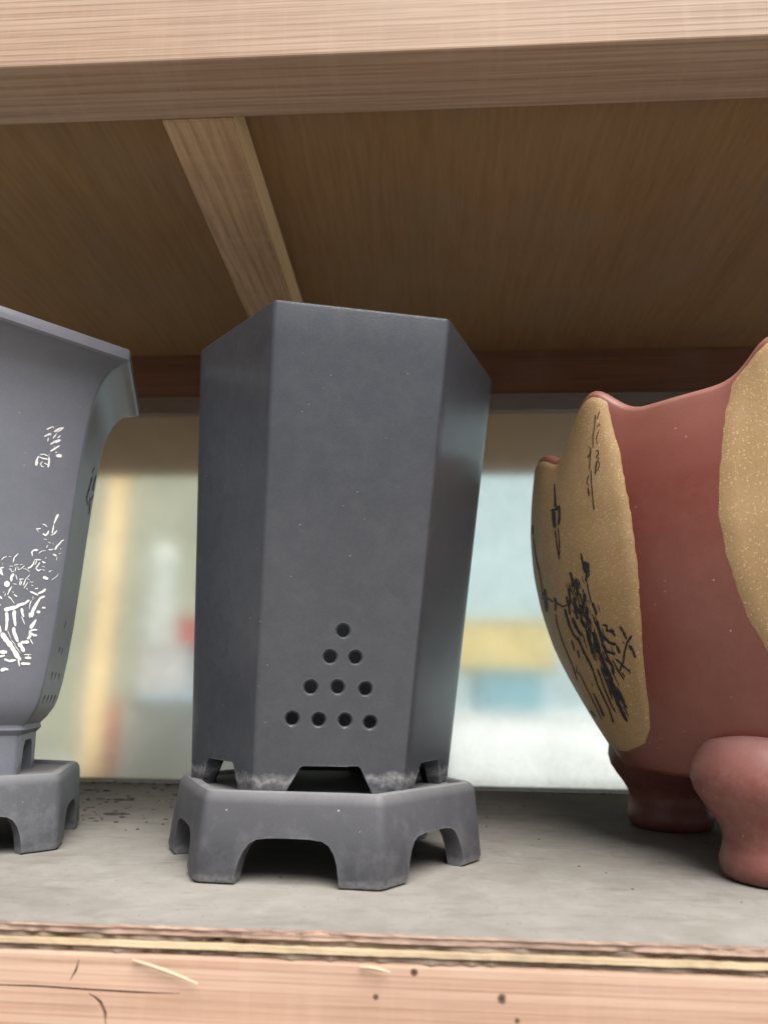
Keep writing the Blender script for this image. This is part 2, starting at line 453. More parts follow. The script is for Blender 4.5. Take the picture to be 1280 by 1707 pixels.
# front rail under the board, with drying cracks cut into it
rail = bm_box(XL, XR, .0006, .045, -.085, -.0122, .0015)
cut = bmesh.new()
for pts, wd in (([(131, 1600), (126, 1618), (116, 1636)], 5), ([(-60, 1641), (60, 1645), (150, 1651), (220, 1655), (300, 1657)], 5), ([(148, 1657), (166, 1672), (174, 1690), (176, 1715)], 9)):
    V = [on_y(x, y, 0) for x, y in pts]
    up = []
    hw = wd / FPX * .40 * .5
    for i, v in enumerate(V):
        d = (V[min(i + 1, len(V) - 1)] - V[max(i - 1, 0)]).normalized(); nn = Vector((-d.z, 0, d.x))
        k = .25 if i in (0, len(V) - 1) else 1
        up.append([v + nn * hw * k + Vector((0, -.004, 0)), v - nn * hw * k + Vector((0, -.004, 0)), v - nn * hw * k * .3 + Vector((0, .006, 0)), v + nn * hw * k * .3 + Vector((0, .006, 0))])
    loft(cut, up)
rail = boolean(rail, cut)
obj('front_rail', rail, M_RAIL, shelf)
# splinters lifting from the rail
for (xa, ya, xb, yb, wd) in ((222, 1600, 330, 1640, 7), (600, 1611, 650, 1621, 7)):
    A, B = on_y(xa, ya, -.0012), on_y(xb, yb, -.0035)
    d = (B - A).normalized(); nn = d.cross(Vector((0, 1, 0))).normalized(); hw = wd / FPX * .39 * .32
    bm = bmesh.new(); rings = []
    for t in (0, .25, .5, .75, 1):
        c = A.lerp(B, t) + Vector((0, 0, .0004 * math.sin(t * PI))); k = hw * (.25 + math.sin(PI * (t * .8 + .1)))
        rings.append([c + nn * k, c + Vector((0, -.0007, 0)), c - nn * k, c + Vector((0, .0006, 0))])
    loft(bm, rings); obj('splinter', bm, M_SPLINT, shelf)
# top: beam, batten, plywood ceiling, back rail
H0, T = .5137, -.0478
bz = lambda y: H0 + T * y
cz = lambda y: .541 - .018 * y
YBM, WB = .0281, .0493
bm = bm_box(XL, XR, YBM, YBM + WB, bz(YBM), .66, .0022, 3)
for v in bm.verts:
    if v.co.z < .55: v.co.z += T * (v.co.y - YBM)
obj('front_beam', bm, M_BEAM, shelf)
def slab(y0, y1, x0, x1, zlo, zhi, bev=0):
    bm = bm_box(x0, x1, y0, y1, 0, 1)
    for v in bm.verts: v.co.z = (zlo if v.co.z < .5 else zhi)(v.co.y)
    if bev: bmesh.ops.bevel(bm, geom=bm.edges[:], offset=bev, segments=2, affect='EDGES')
    return bm
obj('ceiling_board', slab(D + .0205, 1.02, XL, .37, cz, lambda y: cz(y) + .012), M_CEIL, shelf)   # unseen right end cut short to let a highlight onto the tall pot
obj('ceiling_board', slab(YBM + WB + .0005, D + .02, XL, XR, cz, lambda y: cz(y) + .012), M_CEIL, shelf)
bx0, bx1 = -.1416, -.0889
bat = obj('batten', slab(YBM + WB + .001, .5022, bx0, bx1, bz, lambda y: cz(y) - .0004, .0012), M_BAR, shelf)
bat.data.materials.append(M_BAR_LIT)                      # right side painted paler to stand for the light it catches
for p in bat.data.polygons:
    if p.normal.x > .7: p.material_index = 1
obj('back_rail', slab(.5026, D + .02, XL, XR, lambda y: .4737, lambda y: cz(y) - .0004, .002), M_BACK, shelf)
obj('glass_pane', bm_box(XL, XR, D, D + .004, .0006, .4765), M_GLASS, shelf)
for x in (XL - .06, XR):
    for y in (.0, .53):
        obj('post', bm_box(x, x + .06, y + .0, y + .06, -.9, .70, .003), M_BEAM, shelf)

# ------------------------------------------------------------------ main hexagonal pot and its stand
def make_stand(c, rot, mat, label, group):
    root = thing('pot_stand', label, 'pot stand', (c[0], c[1], 0), group)
    bm = bmesh.new()
    R = lambda r, z, rho=.0065: hexring(c, r, z, rot, rho, 6)
    loft(bm, [R(.1045, 0), R(.1068, .0012), R(.1080, .004), R(.1062, .025), R(.1040, .0425), R(.1030, .0462), R(.1008, .0488), R(.0985, .0495),
              R(.0950, .0493), R(.0938, .0480), R(.0932, .0466)])
    cut = bmesh.new()
    loft(cut, [hexring(c, .0945, -.01, rot, .007), hexring(c, .0915, .0360, rot, .007)])
    body = boolean(bm, cut)
    half = [(-.0305, -.006), (-.0297, .004), (-.0283, .012), (-.0262, .0175), (-.0230, .0220), (-.0190, .0242), (-.012, .0251), (0, .0253)]
    prof = half + [(-x, z) for x, z in half[-2::-1]]
    cut = bmesh.new()
    for k in range(3):
        A = rot + PI / 6 + k * PI / 3
        n = Vector((math.cos(A), math.sin(A), 0)); t = Vector((-n.y, n.x, 0))
        prism(cut, Vector((c[0], c[1], 0)), t, Vector((0, 0, 1)), n, prof, -.15, .15)
        body = boolean(body, cut); cut = bmesh.new()
    cut.free()
    for v in body.verts:                                  # hand-made unevenness
        v.co += Vector((math.sin(v.co.z * 90 + v.co.y * 60), math.cos(v.co.x * 70), 0)) * .0005
    obj('body', body, mat, root, smooth=32)
    return root
PC = (-.0210, .1697)
PROT = math.radians(-120) + .1965
PB = .0467
main_stand = make_stand((-.0196, .1693), math.radians(-120) - .0649, M_STAND,
                        'dusty dark grey hexagonal clay stand carrying the tall tapered pot', 'clay stands under the pots')

pot = thing('hexagonal_pot', 'tall tapered dark grey hexagonal clay pot with ten round drain holes', 'plant pot', (PC[0], PC[1], PB))
PH = .3505 - PB
Rt, Rb = .1124, .0885
bm = bmesh.new()
R = lambda r, z, rho=.0036: hexring(PC, r, PB + z, PROT, rho, 10)
rad = lambda z: Rb + (Rt - Rb) * z / PH
rings = [R(Rb - .0012, 0), R(Rb, .0014)]
for i in range(1, 12): rings.append(R(rad(PH * i / 12), PH * i / 12))
rings += [R(rad(PH - .003), PH - .003), R(Rt - .0004, PH - .0010), R(Rt - .0016, PH), R(Rt - .0078, PH), R(Rt - .0090, PH - .0012)]
for i in range(11, 1, -2): rings.append(R(rad(PH * i / 12) - .0092, PH * i / 12))
rings.append(R(rad(.030) - .0092, .024))
loft(bm, rings)
cut = bmesh.new()
loft(cut, [hexring(PC, Rb - .0095, PB - .01, PROT, .002), hexring(PC, Rb - .0105, PB + .0150, PROT, .002)])
body = boolean(bm, cut)
for k in range(3):
    A = PROT + PI / 6 + k * PI / 3
    n = Vector((math.cos(A), math.sin(A), 0)); t = Vector((-n.y, n.x, 0))
    cut = bmesh.new()
    prism(cut, Vector((PC[0], PC[1], PB)), t, Vector((0, 0, 1)), n, [(-.0285, -.004), (-.0265, 0), (-.0180, .0158), (-.0165, .0168), (.0165, .0168), (.0180, .0158), (.0265, 0), (.0285, -.004)], -.15, .15)
    body = boolean(body, cut)
def lean(v):
    """the hand-built pot leans a little towards the front right"""
    z = v.z - PB; k = max(0, min(1, z / PH))
    return Vector((v.x + .0444 * z, v.y - .0517 * z, v.z + k * (.0517 * (v.y - PC[1]) - .0444 * (v.x - PC[0]))))
for v in body.verts: v.co = lean(v.co)
# drain holes, drilled through the front face with a slightly chipped rim
bvh = BVHTree.FromBMesh(body)
cut = bmesh.new()
for hx, hy in ((645, 360), (593, 463), (693, 465), (517, 583), (623, 583), (733, 590), (443, 707), (548, 712), (652, 714), (751, 722)):
    loc, nn, _, _ = bvh.ray_cast(CAMP, ray(300 + hx * .4219, 900 + hy * .4219).normalized())
    if nn.dot(ray(640, 900)) > 0: nn = -nn
    q = nn.to_track_quat('Z', 'Y')
    rr = .0037
    prof = [(rr, -.014), (rr, -.0013), (rr + .0012, .00002), (rr + .0013, .002)]
    j = [random.uniform(.97, 1.03) for _ in range(26)]
    loft(cut, [[loc + q @ Vector((r * j[i] * math.cos(2 * PI * i / 26), r * j[i] * math.sin(2 * PI * i / 26), z)) for i in range(26)] for r, z in prof])
body = boolean(body, cut)
obj('body', body, M_POT, pot, smooth=28)

# ------------------------------------------------------------------ flared hexagonal pot on the left
LC = (-.3022, .1802)
LROT = math.radians(-12)
left_stand = make_stand(LC, LROT, M_LSTAND, 'slate grey hexagonal clay stand under the flared pot with white carved tree', 'clay stands under the pots')
LB = .0467
lpot = thing('flared_pot', 'slate grey flared hexagonal clay pot with white carved tree and characters', 'plant pot', (LC[0], LC[1], LB))
bm = bmesh.new()
R = lambda r, z, rho=.0035: hexring(LC, r, z, LROT, rho, 8)
prof = [(.0668, LB), (.0660, .062), (.0655, .0735), (.0672, .0750), (.0690, .0772), (.0680, .0795), (.0680, .0806), (.0722, .0850), (.0768, .0920), (.0792, .0985), (.0816, .1123), (.0836, .131),
        (.0855, .1577), (.0864, .1793), (.0874, .205), (.0883, .2325), (.0895, .26), (.0908, .285), (.0922, .3028), (.0945, .3201), (.0966, .329), (.1000, .3385), (.1040, .3452), (.1090, .3505), (.1145, .3538), (.1185, .3555),
        (.1220, .3560), (.1238, .3575), (.1240, .3600), (.1238, .3645), (.1228, .3662), (.1200, .3670), (.1120, .3665), (.1000, .3560), (.0900, .3400), (.0840, .3100), (.0800, .2200), (.0760, .1400), (.0700, .0980), (.055, .0930)]
loft(bm, [R(r, z, .0035 if z > .08 else .006) for r, z in prof])
cut = bmesh.new()
loft(cut, [hexring(LC, .055, LB - .01, LROT, .004), hexring(LC, .053, .070, LROT, .004)])
body = boolean(bm, cut)
for k in range(3):
    A = LROT + PI / 6 + k * PI / 3
    n = Vector((math.cos(A), math.sin(A), 0)); t = Vector((-n.y, n.x, 0))
    cut = bmesh.new()
    prism(cut, Vector((LC[0], LC[1], LB)), t, Vector((0, 0, 1)), n, [(-.020, -.004), (-.019, .006), (-.016, .018), (-.011, .0225), (.011, .0225), (.016, .018), (.019, .006), (.020, -.004)], -.15, .15)
    body = boolean(body, cut)
cut = bmesh.new()
A = LROT + PI / 6
n = Vector((math.cos(A), math.sin(A), 0)); t = Vector((-n.y, n.x, 0))
for row, z in enumerate((.155, .1345, .1155, .0985)):
    for i in range(row + 1):
        q = n.to_track_quat('Z', 'Y')
        loc = Vector((LC[0], LC[1], z)) + t * ((i - row / 2) * .0155 - .002) + n * .072
        loft(cut, [[loc + q @ Vector((.0036 * math.cos(2 * PI * j / 20), .0036 * math.sin(2 * PI * j / 20), zz)) for j in range(20)] for zz in (-.013, .012)])
body = boolean(body, cut)
lbody = obj('body', body, M_LPOT, lpot, smooth=30)
LBV = bvh_of(lbody)
M_CARVE = plain('carved_dark', (.035, .037, .042), .7, .3, 300)
C1 = [(60,25,[(1040,185),(1000,260),(960,360)]),(25,30,[(960,370),(950,430),(930,530)]),(25,30,[(905,560),(960,540),(1020,470)]),(45,30,[(645,445),(730,440)]),(40,15,[(660,460),(690,500)]),
(25,20,[(760,360),(800,370),(845,410)]),(50,40,[(765,530),(810,560),(850,530),(870,480)]),(25,20,[(780,625),(835,635)]),(20,20,[(855,680),(910,695)]),(18,18,[(945,700),(950,720)]),
(40,25,[(850,735),(830,780)]),(30,20,[(870,810),(910,820),(955,800)]),(45,20,[(980,820),(1010,760),(1060,710),(1100,660),(1145,640)]),(25,25,[(1075,795),(1090,800)]),(25,15,[(1050,890),(1085,875)]),(30,45,[(945,895),(1010,925)]),(25,20,[(1015,950),(1010,1000)]),
(45,25,[(680,820),(600,825),(570,860),(580,930)]),(15,12,[(690,885),(740,840),(820,830)]),(20,15,[(805,970),(830,955)]),(45,25,[(755,1020),(785,1045),(815,1045)]),(25,20,[(755,1110),(800,1125)]),
(20,45,[(620,1000),(595,1070),(555,1120),(500,1145)]),(22,22,[(620,990),(735,995)]),(22,22,[(660,1000),(625,1090)]),(25,22,[(715,1040),(640,1150)]),(40,25,[(640,1150),(685,1190),(740,1165)]),(25,20,[(760,1165),(800,1190)]),
(40,20,[(870,1205),(925,1185)]),(75,60,[(770,1300),(860,1335)]),(10,6,[(1045,1240),(1010,1290),(920,1355)]),(20,20,[(30,1000),(70,955),(125,935)]),(18,18,[(160,935),(210,940)]),(25,15,[(240,1040),(255,960),(330,880)]),(20,20,[(45,1065),(60,1070)]),
(90,30,[(0,1150),(20,1220),(60,1270)]),(40,20,[(10,1140),(75,1130)]),(25,25,[(175,1110),(235,1105)]),(22,22,[(160,1155),(195,1160),(215,1210),(250,1195)]),(20,20,[(255,1090),(330,1075)]),(18,18,[(290,1120),(270,1205)]),(18,18,[(320,1110),(330,1170),(390,1150)]),(20,20,[(365,1080),(410,1075)]),(25,15,[(380,1150),(440,1100)]),(10,8,[(410,1150),(470,1160),(540,1210)]),
(70,45,[(250,1240),(205,1300),(205,1380)]),(20,12,[(285,1260),(310,1350)]),(18,14,[(240,1420),(310,1430)]),(130,110,[(80,1420),(175,1430)]),(25,20,[(345,1340),(425,1335)]),(22,20,[(370,1345),(350,1440)]),(20,20,[(395,1370),(370,1450)]),(25,10,[(420,1450),(460,1340),(540,1255)]),(22,20,[(500,1395),(430,1500)]),(25,18,[(490,1335),(530,1345)]),(20,20,[(535,1390),(595,1390)]),(30,25,[(560,1445),(595,1455)]),(30,25,[(470,1500),(500,1520)]),(40,30,[(625,1510),(680,1500)]),
(20,25,[(220,1470),(170,1530),(140,1620)]),(20,20,[(80,1560),(60,1580)]),(25,25,[(100,1590),(90,1640)]),(25,20,[(215,1565),(250,1570)]),(40,35,[(250,1610),(310,1650)]),(50,30,[(0,1640),(40,1690)]),
(40,20,[(-120,1050),(-60,990),(-10,1010)]),(60,30,[(-200,1240),(-110,1180),(-40,1190)]),(25,20,[(-160,1330),(-90,1300),(-30,1340)]),(60,40,[(-260,1450),(-160,1420),(-60,1460)]),(30,25,[(-230,1560),(-150,1600),(-50,1590)])]
C2 = [(50,45,[(815,20),(760,70),(680,100)]),(30,45,[(535,65),(600,90),(680,130)]),(25,20,[(140,110),(200,10)]),(30,12,[(150,150),(200,190),(260,275)]),(20,20,[(590,150),(590,210)]),(30,15,[(560,225),(535,290),(530,375)]),
(50,60,[(525,215),(450,275),(330,310),(270,350)]),(90,70,[(80,395),(170,370),(260,350),(330,330)]),(75,55,[(120,430),(130,540),(125,640),(110,760)]),(80,50,[(260,400),(255,480),(265,580),(280,680)]),(70,80,[(250,700),(250,780),(290,880),(320,960)]),(90,60,[(330,980),(390,1050),(430,1140)]),(70,70,[(370,970),(520,960)]),
(70,35,[(390,360),(400,450),(430,520)]),(25,15,[(390,510),(445,650)]),(45,75,[(800,150),(720,180),(650,290),(590,400),(560,520)]),(50,60,[(530,440),(540,530)]),(80,80,[(655,425),(720,430)]),(60,60,[(750,350),(810,355)]),
(40,80,[(650,560),(590,650),(540,720)]),(50,30,[(520,770),(600,745),(670,745)]),(50,40,[(560,800),(600,840),(665,845)]),(70,60,[(540,760),(540,860),(490,910)]),(30,12,[(540,910),(590,1000)]),
(110,90,[(30,800),(110,920),(200,1030),(270,1140),(330,1250)]),(50,20,[(330,1250),(350,1400)]),(40,40,[(350,1220),(375,1290)]),(30,30,[(0,670),(20,740)]),(14,10,[(140,760),(200,900)]),(14,10,[(200,920),(280,1010)]),(14,10,[(260,1010),(370,1160)]),
(100,80,[(0,1140),(130,1140)]),(70,50,[(0,1220),(90,1200)]),(60,55,[(80,1265),(170,1300),(290,1280)]),(22,22,[(430,1185),(560,1185)]),(55,55,[(445,1240),(560,1245)]),(55,55,[(375,1345),(545,1350)]),(22,22,[(510,1190),(515,1270)]),(75,60,[(15,1470),(90,1440),(155,1450)]),
(60,90,[(-220,480),(-120,620),(20,790)]),(80,60,[(-300,1180),(-160,1150),(-10,1145)]),(50,40,[(-180,300),(-90,330),(20,300)])]
C3 = [(25,22,[(350,145),(440,105)]),(20,15,[(445,100),(460,130)]),(30,25,[(460,185),(530,140),(610,115)]),(18,18,[(500,190),(560,160),(610,120)]),(30,28,[(310,255),(415,205)]),(18,18,[(375,270),(365,330)]),(22,22,[(500,210),(445,285)]),(20,20,[(560,235),(515,280)]),(18,18,[(415,210),(410,240)]),
(30,40,[(405,375),(470,335),(560,310)]),(20,20,[(480,350),(510,350)]),(35,20,[(405,480),(470,440),(550,390)]),(15,15,[(455,405),(470,410)]),(25,20,[(480,500),(510,490)]),(55,60,[(490,545),(580,550)]),
(25,45,[(225,550),(200,610),(190,700)]),(15,20,[(245,530),(310,525),(375,555)]),(25,30,[(385,560),(385,640),(370,725)]),(20,20,[(225,565),(300,590),(380,600)]),(18,18,[(290,630),(255,670),(275,710),(305,715)]),(20,20,[(310,660),(370,685)]),(18,18,[(380,530),(395,530)])]
C3B = [(16,12,[(1075,725),(1040,810)]),(12,12,[(1100,840),(1070,960),(1045,1080)]),(14,12,[(1045,860),(1005,1010),(990,1100)]),(12,12,[(1060,1040),(1075,1120),(1015,1230)]),(14,10,[(990,1050),(960,1190),(975,1300)]),(10,10,[(1010,1190),(1000,1330),(990,1440)])]
bm = bmesh.new(); strokes(bm, LBV, (0, 840), .09375, C1, k=.88); strokes(bm, LBV, (0, 980), .09375, C2, k=.88); obj('carved_tree', bm, M_WHITE, lbody)
bm = bmesh.new(); strokes(bm, LBV, (40, 700), .109375, C3); obj('carved_characters', bm, M_WHITE, lbody)
bm = bmesh.new(); strokes(bm, LBV, (40, 700), .109375, C3B); obj('side_inscription', bm, M_CARVE, lbody)

# ------------------------------------------------------------------ lobed red pot on the right
RC = Vector((.35, .23))
RZ = [(.050, .1440), (.060, .1500), (.0746, .1594), (.093, .1701), (.1212, .1853), (.1452, .1962), (.1746, .2048), (.2047, .2102), (.2356, .2121), (.262, .2103), (.289, .2062), (.307, .2020), (.33, .197)]
def interp(tab, x):
    if x <= tab[0][0]: return tab[0][1]
    for (a, fa), (b, fb) in zip(tab, tab[1:]):
        if x <= b: return fa + (fb - fa) * (x - a) / (b - a)
    return tab[-1][1]
ZTOP, ZAMP, RAMP = .2925, .021, .060
def wave(th):
    """wavy rim: a bump at each side of every panel, a lower one at its middle"""
    d = math.degrees(th) % 360
    ph = abs((d - (181.5 if 135 < d < 225 else 182 if 225 <= d < 315 else 180) + 45) % 90 - 45)
    g = lambda x, w_: math.exp(-(x / w_) ** 2)
    return g(ph - 29, 8.5 if ph < 29 else 5.0) + .25 * g(ph, 6.5) - .45 * g(ph - 13, 5.0)
def zrim(th): return ZTOP + ZAMP * wave(th)
def rred(th, z):
    s = max(0, min(1.1, (z - .20) / .105)) ** 2
    # smooth lookup
    r = (interp(RZ, z - .008) + 2 * interp(RZ, z) + interp(RZ, z + .008)) / 4
    return r * (1 + RAMP * s * wave(th))
def pred(th, z, off=0):
    r = rred(th, z) + off
    return Vector((RC.x + r * math.cos(th), RC.y + r * math.sin(th), z))
red = thing('lobed_pot', 'large round red clay pot with wavy rim, tan panels and bulbous feet', 'plant pot', (RC.x, RC.y, 0))
NT = 360
ZB = .0545
bm = bmesh.new(); rings = []
TH = [2 * PI * i / NT for i in range(NT)]
rings.append([Vector((RC.x + .10 * math.cos(t), RC.y + .10 * math.sin(t), ZB - .001)) for t in TH])
rings.append([pred(t, ZB + .004, -.012) - Vector((0, 0, .0045)) for t in TH])
rings.append([pred(t, ZB + .004, -.004) - Vector((0, 0, .003)) for t in TH])
NV = 46
for i in range(NV + 1):
    v = i / NV
    rings.append([pred(t, ZB + .004 + (zrim(t) - .005 - ZB - .004) * v) for t in TH])
for off, dz in ((-.0006, -.0028), (-.0022, -.0010), (-.0045, -.0002), (-.0070, -.0008), (-.0090, -.003), (-.0100, -.008)):
    rings.append([pred(t, zrim(t) - .005, off) + Vector((0, 0, .005 + dz)) for t in TH])
for z in (.27, .22, .16, .11, .075):
    rings.append([pred(t, min(z, zrim(t) - .02), -.011) for t in TH])
loft(bm, rings)
rbody = obj('body', bm, M_RED, red, smooth=40)
PW = [(.0655, 2), (.068, 9), (.075, 20.5), (.085, 26), (.10, 29.5), (.13, 33.6), (.155, 36), (.18, 37.2), (.21, 38), (.235, 37.6), (.26, 36.6), (.28, 35.4), (.30, 33.8), (.32, 32)]
panels = []
for k in range(4):
    tc = PI + k * PI / 2
    bm = bmesh.new(); grid = []
    nv, nu = 70, 44
    jl = [0, 0]
    for i in range(nv + 1):
        row = []
        jl = [j_ * .86 + random.uniform(-.16, .16) for j_ in jl]
        for j in range(nu + 1):
            u = -1 + 2 * j / nu
            zz0 = .0658 + (.300 - .0658) * i / nv
            hw = math.radians(interp(PW, zz0) + jl[0 if u < 0 else 1] * abs(u) ** 4)
            th = tc + u * hw
            z = .0658 + (zrim(th) - .0040 - .0658) * i / nv
            edge = max(abs(u) ** 14, 1 if i in (0, nv) else 0)
            row.append(bm.verts.new(pred(th, z, .0013 - .0024 * (1 if (abs(u) == 1 or i in (0, nv)) else 0) + .0003 * (abs(u) > .93) )))
        grid.append(row)
    for i in range(nv):
        for j in range(nu):
            bm.faces.new((grid[i][j], grid[i][j + 1], grid[i + 1][j + 1], grid[i + 1][j]))
    panels.append(obj('panel', bm, M_TAN, red, smooth=60))
FP = [(.012, .0), (.0285, .0), (.0325, .0018), (.0345, .006), (.0345, .011), (.0325, .0165), (.0308, .0225), (.0318, .029), (.0355, .036), (.0405, .043), (.0450, .050), (.0470, .058), (.0462, .066), (.0430, .074), (.0390, .081), (.0290, .087), (.016, .091), (.004, .092)]
for k in range(4):
    A = (PI / 4 + k * PI / 2) + (math.radians(4.5) if k == 2 else 0)
    c = (RC.x + .131 * math.cos(A), RC.y + .131 * math.sin(A))
    bm = bmesh.new(); lathe(bm, c, FP, 48)
    for v in bm.verts:                                   # the bulb leans outwards, the ankle inwards
        d = Vector((math.cos(A), math.sin(A), 0)); v.co += d * (.002 * math.sin(PI * min(1, v.co.z / .09)))
    obj('foot', bm, M_REDF, red, smooth=60)
PBV = bvh_of(panels[0])
D4 = [(10,8,[(725,95),(710,150),(695,175)]),(12,10,[(685,130),(675,260),(660,350),(660,470)]),(10,8,[(700,260),(720,220),(735,250)]),(10,8,[(720,290),(700,340),(695,380),(705,430)]),(12,12,[(685,500),(710,490),(715,530),(690,560)]),(14,12,[(690,560),(720,570),(710,600),(730,630)]),(16,14,[(700,600),(690,660),(682,735)]),(10,10,[(730,620),(715,680),(695,700)]),
(10,10,[(615,450),(640,480),(625,540),(605,570)]),(10,10,[(640,490),(630,580),(625,690)]),(10,8,[(610,540),(610,570)]),(10,10,[(620,740),(605,780),(600,830),(625,850)]),(16,20,[(610,870),(622,955)]),(10,14,[(640,690),(645,830),(660,1000),(672,1100)])]
D4B = [(10,28,[(270,830),(275,950),(280,1070)]),(30,25,[(230,1105),(290,1090),(320,1050)]),(50,30,[(260,1110),(265,1200),(275,1280)]),(25,20,[(320,1060),(320,1180),(310,1250)]),(16,12,[(275,1300),(295,1450),(318,1600)]),(12,12,[(305,1280),(320,1420),(320,1560)]),(22,18,[(52,1250),(50,1350)]),(9,9,[(55,1380),(75,1550),(105,1707)]),(14,30,[(535,1535),(560,1640),(570,1707)]),(20,20,[(600,1630),(590,1700)])]
D5 = [(9,9,[(65,0),(100,150),(130,330),(140,430)]),(45,50,[(160,350),(165,450),(180,570)]),(30,15,[(130,440),(190,450)]),(12,12,[(190,440),(250,480)]),(14,40,[(500,10),(525,110),(545,200)]),(45,25,[(545,90),(560,180),(550,280)]),(12,14,[(555,270),(575,370),(600,480)]),(15,15,[(575,100),(580,220),(565,240)]),
(18,14,[(255,430),(265,480),(330,520),(380,500)]),(25,12,[(260,490),(262,560)]),(10,10,[(262,590),(275,680),(320,830),(380,980),(430,1100),(465,1220)]),(22,20,[(350,540),(390,690),(430,780),(490,850),(530,950),(580,1040),(620,1130)]),
(40,52,[(400,190),(420,260),(430,330)]),(42,48,[(450,260),(470,340),(470,420)]),(26,30,[(385,340),(400,440),(400,500)]),(22,22,[(365,420),(390,520),(400,600)]),(50,56,[(440,430),(450,540),(470,640)]),(50,42,[(540,390),(530,470),(520,560)]),(66,50,[(560,520),(560,620),(600,680)]),(36,36,[(610,480),(640,560),(650,600)]),(42,50,[(500,560),(510,660),(560,720)]),(42,42,[(420,620),(450,700),(510,800)]),(52,52,[(650,650),(680,760),(710,860)]),(50,50,[(560,740),(580,840),(620,960)]),(58,50,[(620,760),(640,860),(680,960)]),(30,24,[(520,380),(530,350)]),
(30,25,[(705,690),(745,700),(750,760)]),(36,36,[(740,740),(800,760),(830,800)]),(26,26,[(780,730),(820,760)]),(36,44,[(720,800),(770,860),(840,880)]),(46,46,[(840,890),(870,960)]),(40,48,[(700,860),(740,940),(830,970)]),
(60,90,[(690,960),(720,1060),(760,1180)]),(100,84,[(780,1180),(790,1280),(830,1380)]),(76,36,[(830,1380),(880,1480),(940,1610)]),(50,42,[(740,1000),(800,1080),(810,1160)]),(22,22,[(860,1330),(900,1430),(940,1480)]),
(16,16,[(620,1130),(660,1260),(720,1390),(770,1490),(810,1620)]),(16,16,[(660,1110),(720,1280),(790,1450),(830,1520)]),(12,12,[(690,1100),(760,1280),(800,1400)]),(10,10,[(490,1150),(550,1280),(610,1400),(660,1500),(700,1590)]),(10,10,[(465,1075),(460,1140),(490,1150)]),(14,12,[(415,835),(440,940)]),(18,15,[(470,930),(490,1010)]),(12,20,[(600,1240),(615,1270)]),(14,20,[(620,1340),(660,1420),(720,1560)]),(12,12,[(650,1390),(690,1490)]),(14,14,[(590,1500),(640,1570)]),
(22,24,[(985,790),(940,860),(915,950),(905,1030),(870,1130)]),(16,16,[(830,1010),(900,1080),(970,1140)]),(14,16,[(800,1020),(850,1120),(910,1210)]),(14,12,[(960,1110),(970,1160)]),(12,12,[(890,1140),(920,1190)]),(25,50,[(870,705),(905,760)]),(50,20,[(905,760),(935,830)]),(45,55,[(960,885),(995,940)]),(50,25,[(995,940),(1020,1005)]),(14,14,[(895,850),(915,870)])]
D5 = [(min(a_, 16 + a_ * .3), min(b_, 14 + b_ * .3), p_) for a_, b_, p_ in D5]
for _ in range(150):                                      # fine hatching inside the crown and along the trunk
    t = random.random(); cx, cy = 420 + 250 * t + random.gauss(0, 42 + 20 * t), 250 + 720 * t + random.gauss(0, 40)
    ln = random.uniform(40, 110); D5.append((random.uniform(6, 11), random.uniform(5, 9), [(cx, cy), (cx + ln * .12 + random.uniform(-12, 12), cy + ln * .5), (cx + ln * .35, cy + ln)]))
for _ in range(30):
    t = random.random(); cx, cy = 720 + 150 * t + random.gauss(0, 28), 1000 + 480 * t + random.gauss(0, 20)
    ln = random.uniform(60, 160); D5.append((random.uniform(7, 12), 6, [(cx, cy), (cx + ln * .25, cy + ln * .5), (cx + ln * .48, cy + ln)]))
bm = bmesh.new(); strokes(bm, PBV, (880, 670), .16407, D4); obj('ink_inscription', bm, M_INK, panels[0])
bm = bmesh.new(); strokes(bm, PBV, (880, 670), .16407, D4B); strokes(bm, PBV, (880, 920), .17575, D5); obj('ink_tree_drawing', bm, M_INK, panels[0])

# ------------------------------------------------------------------ crumbs and flakes on the shelf
def chunk(bm, c, s, flat=.5, stretch=1, rz=0):
    r = bmesh.ops.create_icosphere(bm, subdivisions=1, radius=1)
    for v in r['verts']:
        k = random.uniform(.6, 1.15)
        x, y, z = v.co.x * s * k * stretch, v.co.y * s * k, max(-.2, v.co.z) * s * k * flat
        v.co = Vector((c[0] + x * math.cos(rz) - y * math.sin(rz), c[1] + x * math.sin(rz) + y * math.cos(rz), c[2] + z + .2 * s * flat))
bm = bmesh.new()
for _ in range(170):
    y = .03 + .51 * random.random() ** .7; x = random.uniform(-.45, .45)
    chunk(bm, (x, y, 0), random.choice((.0004, .0005, .0007, .0010, .0014)) * random.uniform(.7, 1.2), .6, random.uniform(1, 2), random.uniform(0, 3))
for _ in range(150):
    chunk(bm, (random.uniform(-.6, .6), D - abs(random.gauss(0, .012)) - .002, 0), random.uniform(.0006, .0022), .7, random.uniform(1, 3), random.uniform(-.4, .4))
for _ in range(160):
    q = on_z(random.uniform(110, 330), 1300 + 75 * random.random() ** 1.6, 0)
    chunk(bm, (q.x, min(q.y, D - .004), 0), random.choice((.0006, .0009, .0013, .002)) * random.uniform(.7, 1.2), .55, random.uniform(1, 2.6), random.uniform(-.5, .5))
tag(obj('dirt_crumbs', bm, M_CRUMB), 'fine dark dirt crumbs scattered on the dusty shelf board', 'dirt', kind='stuff')
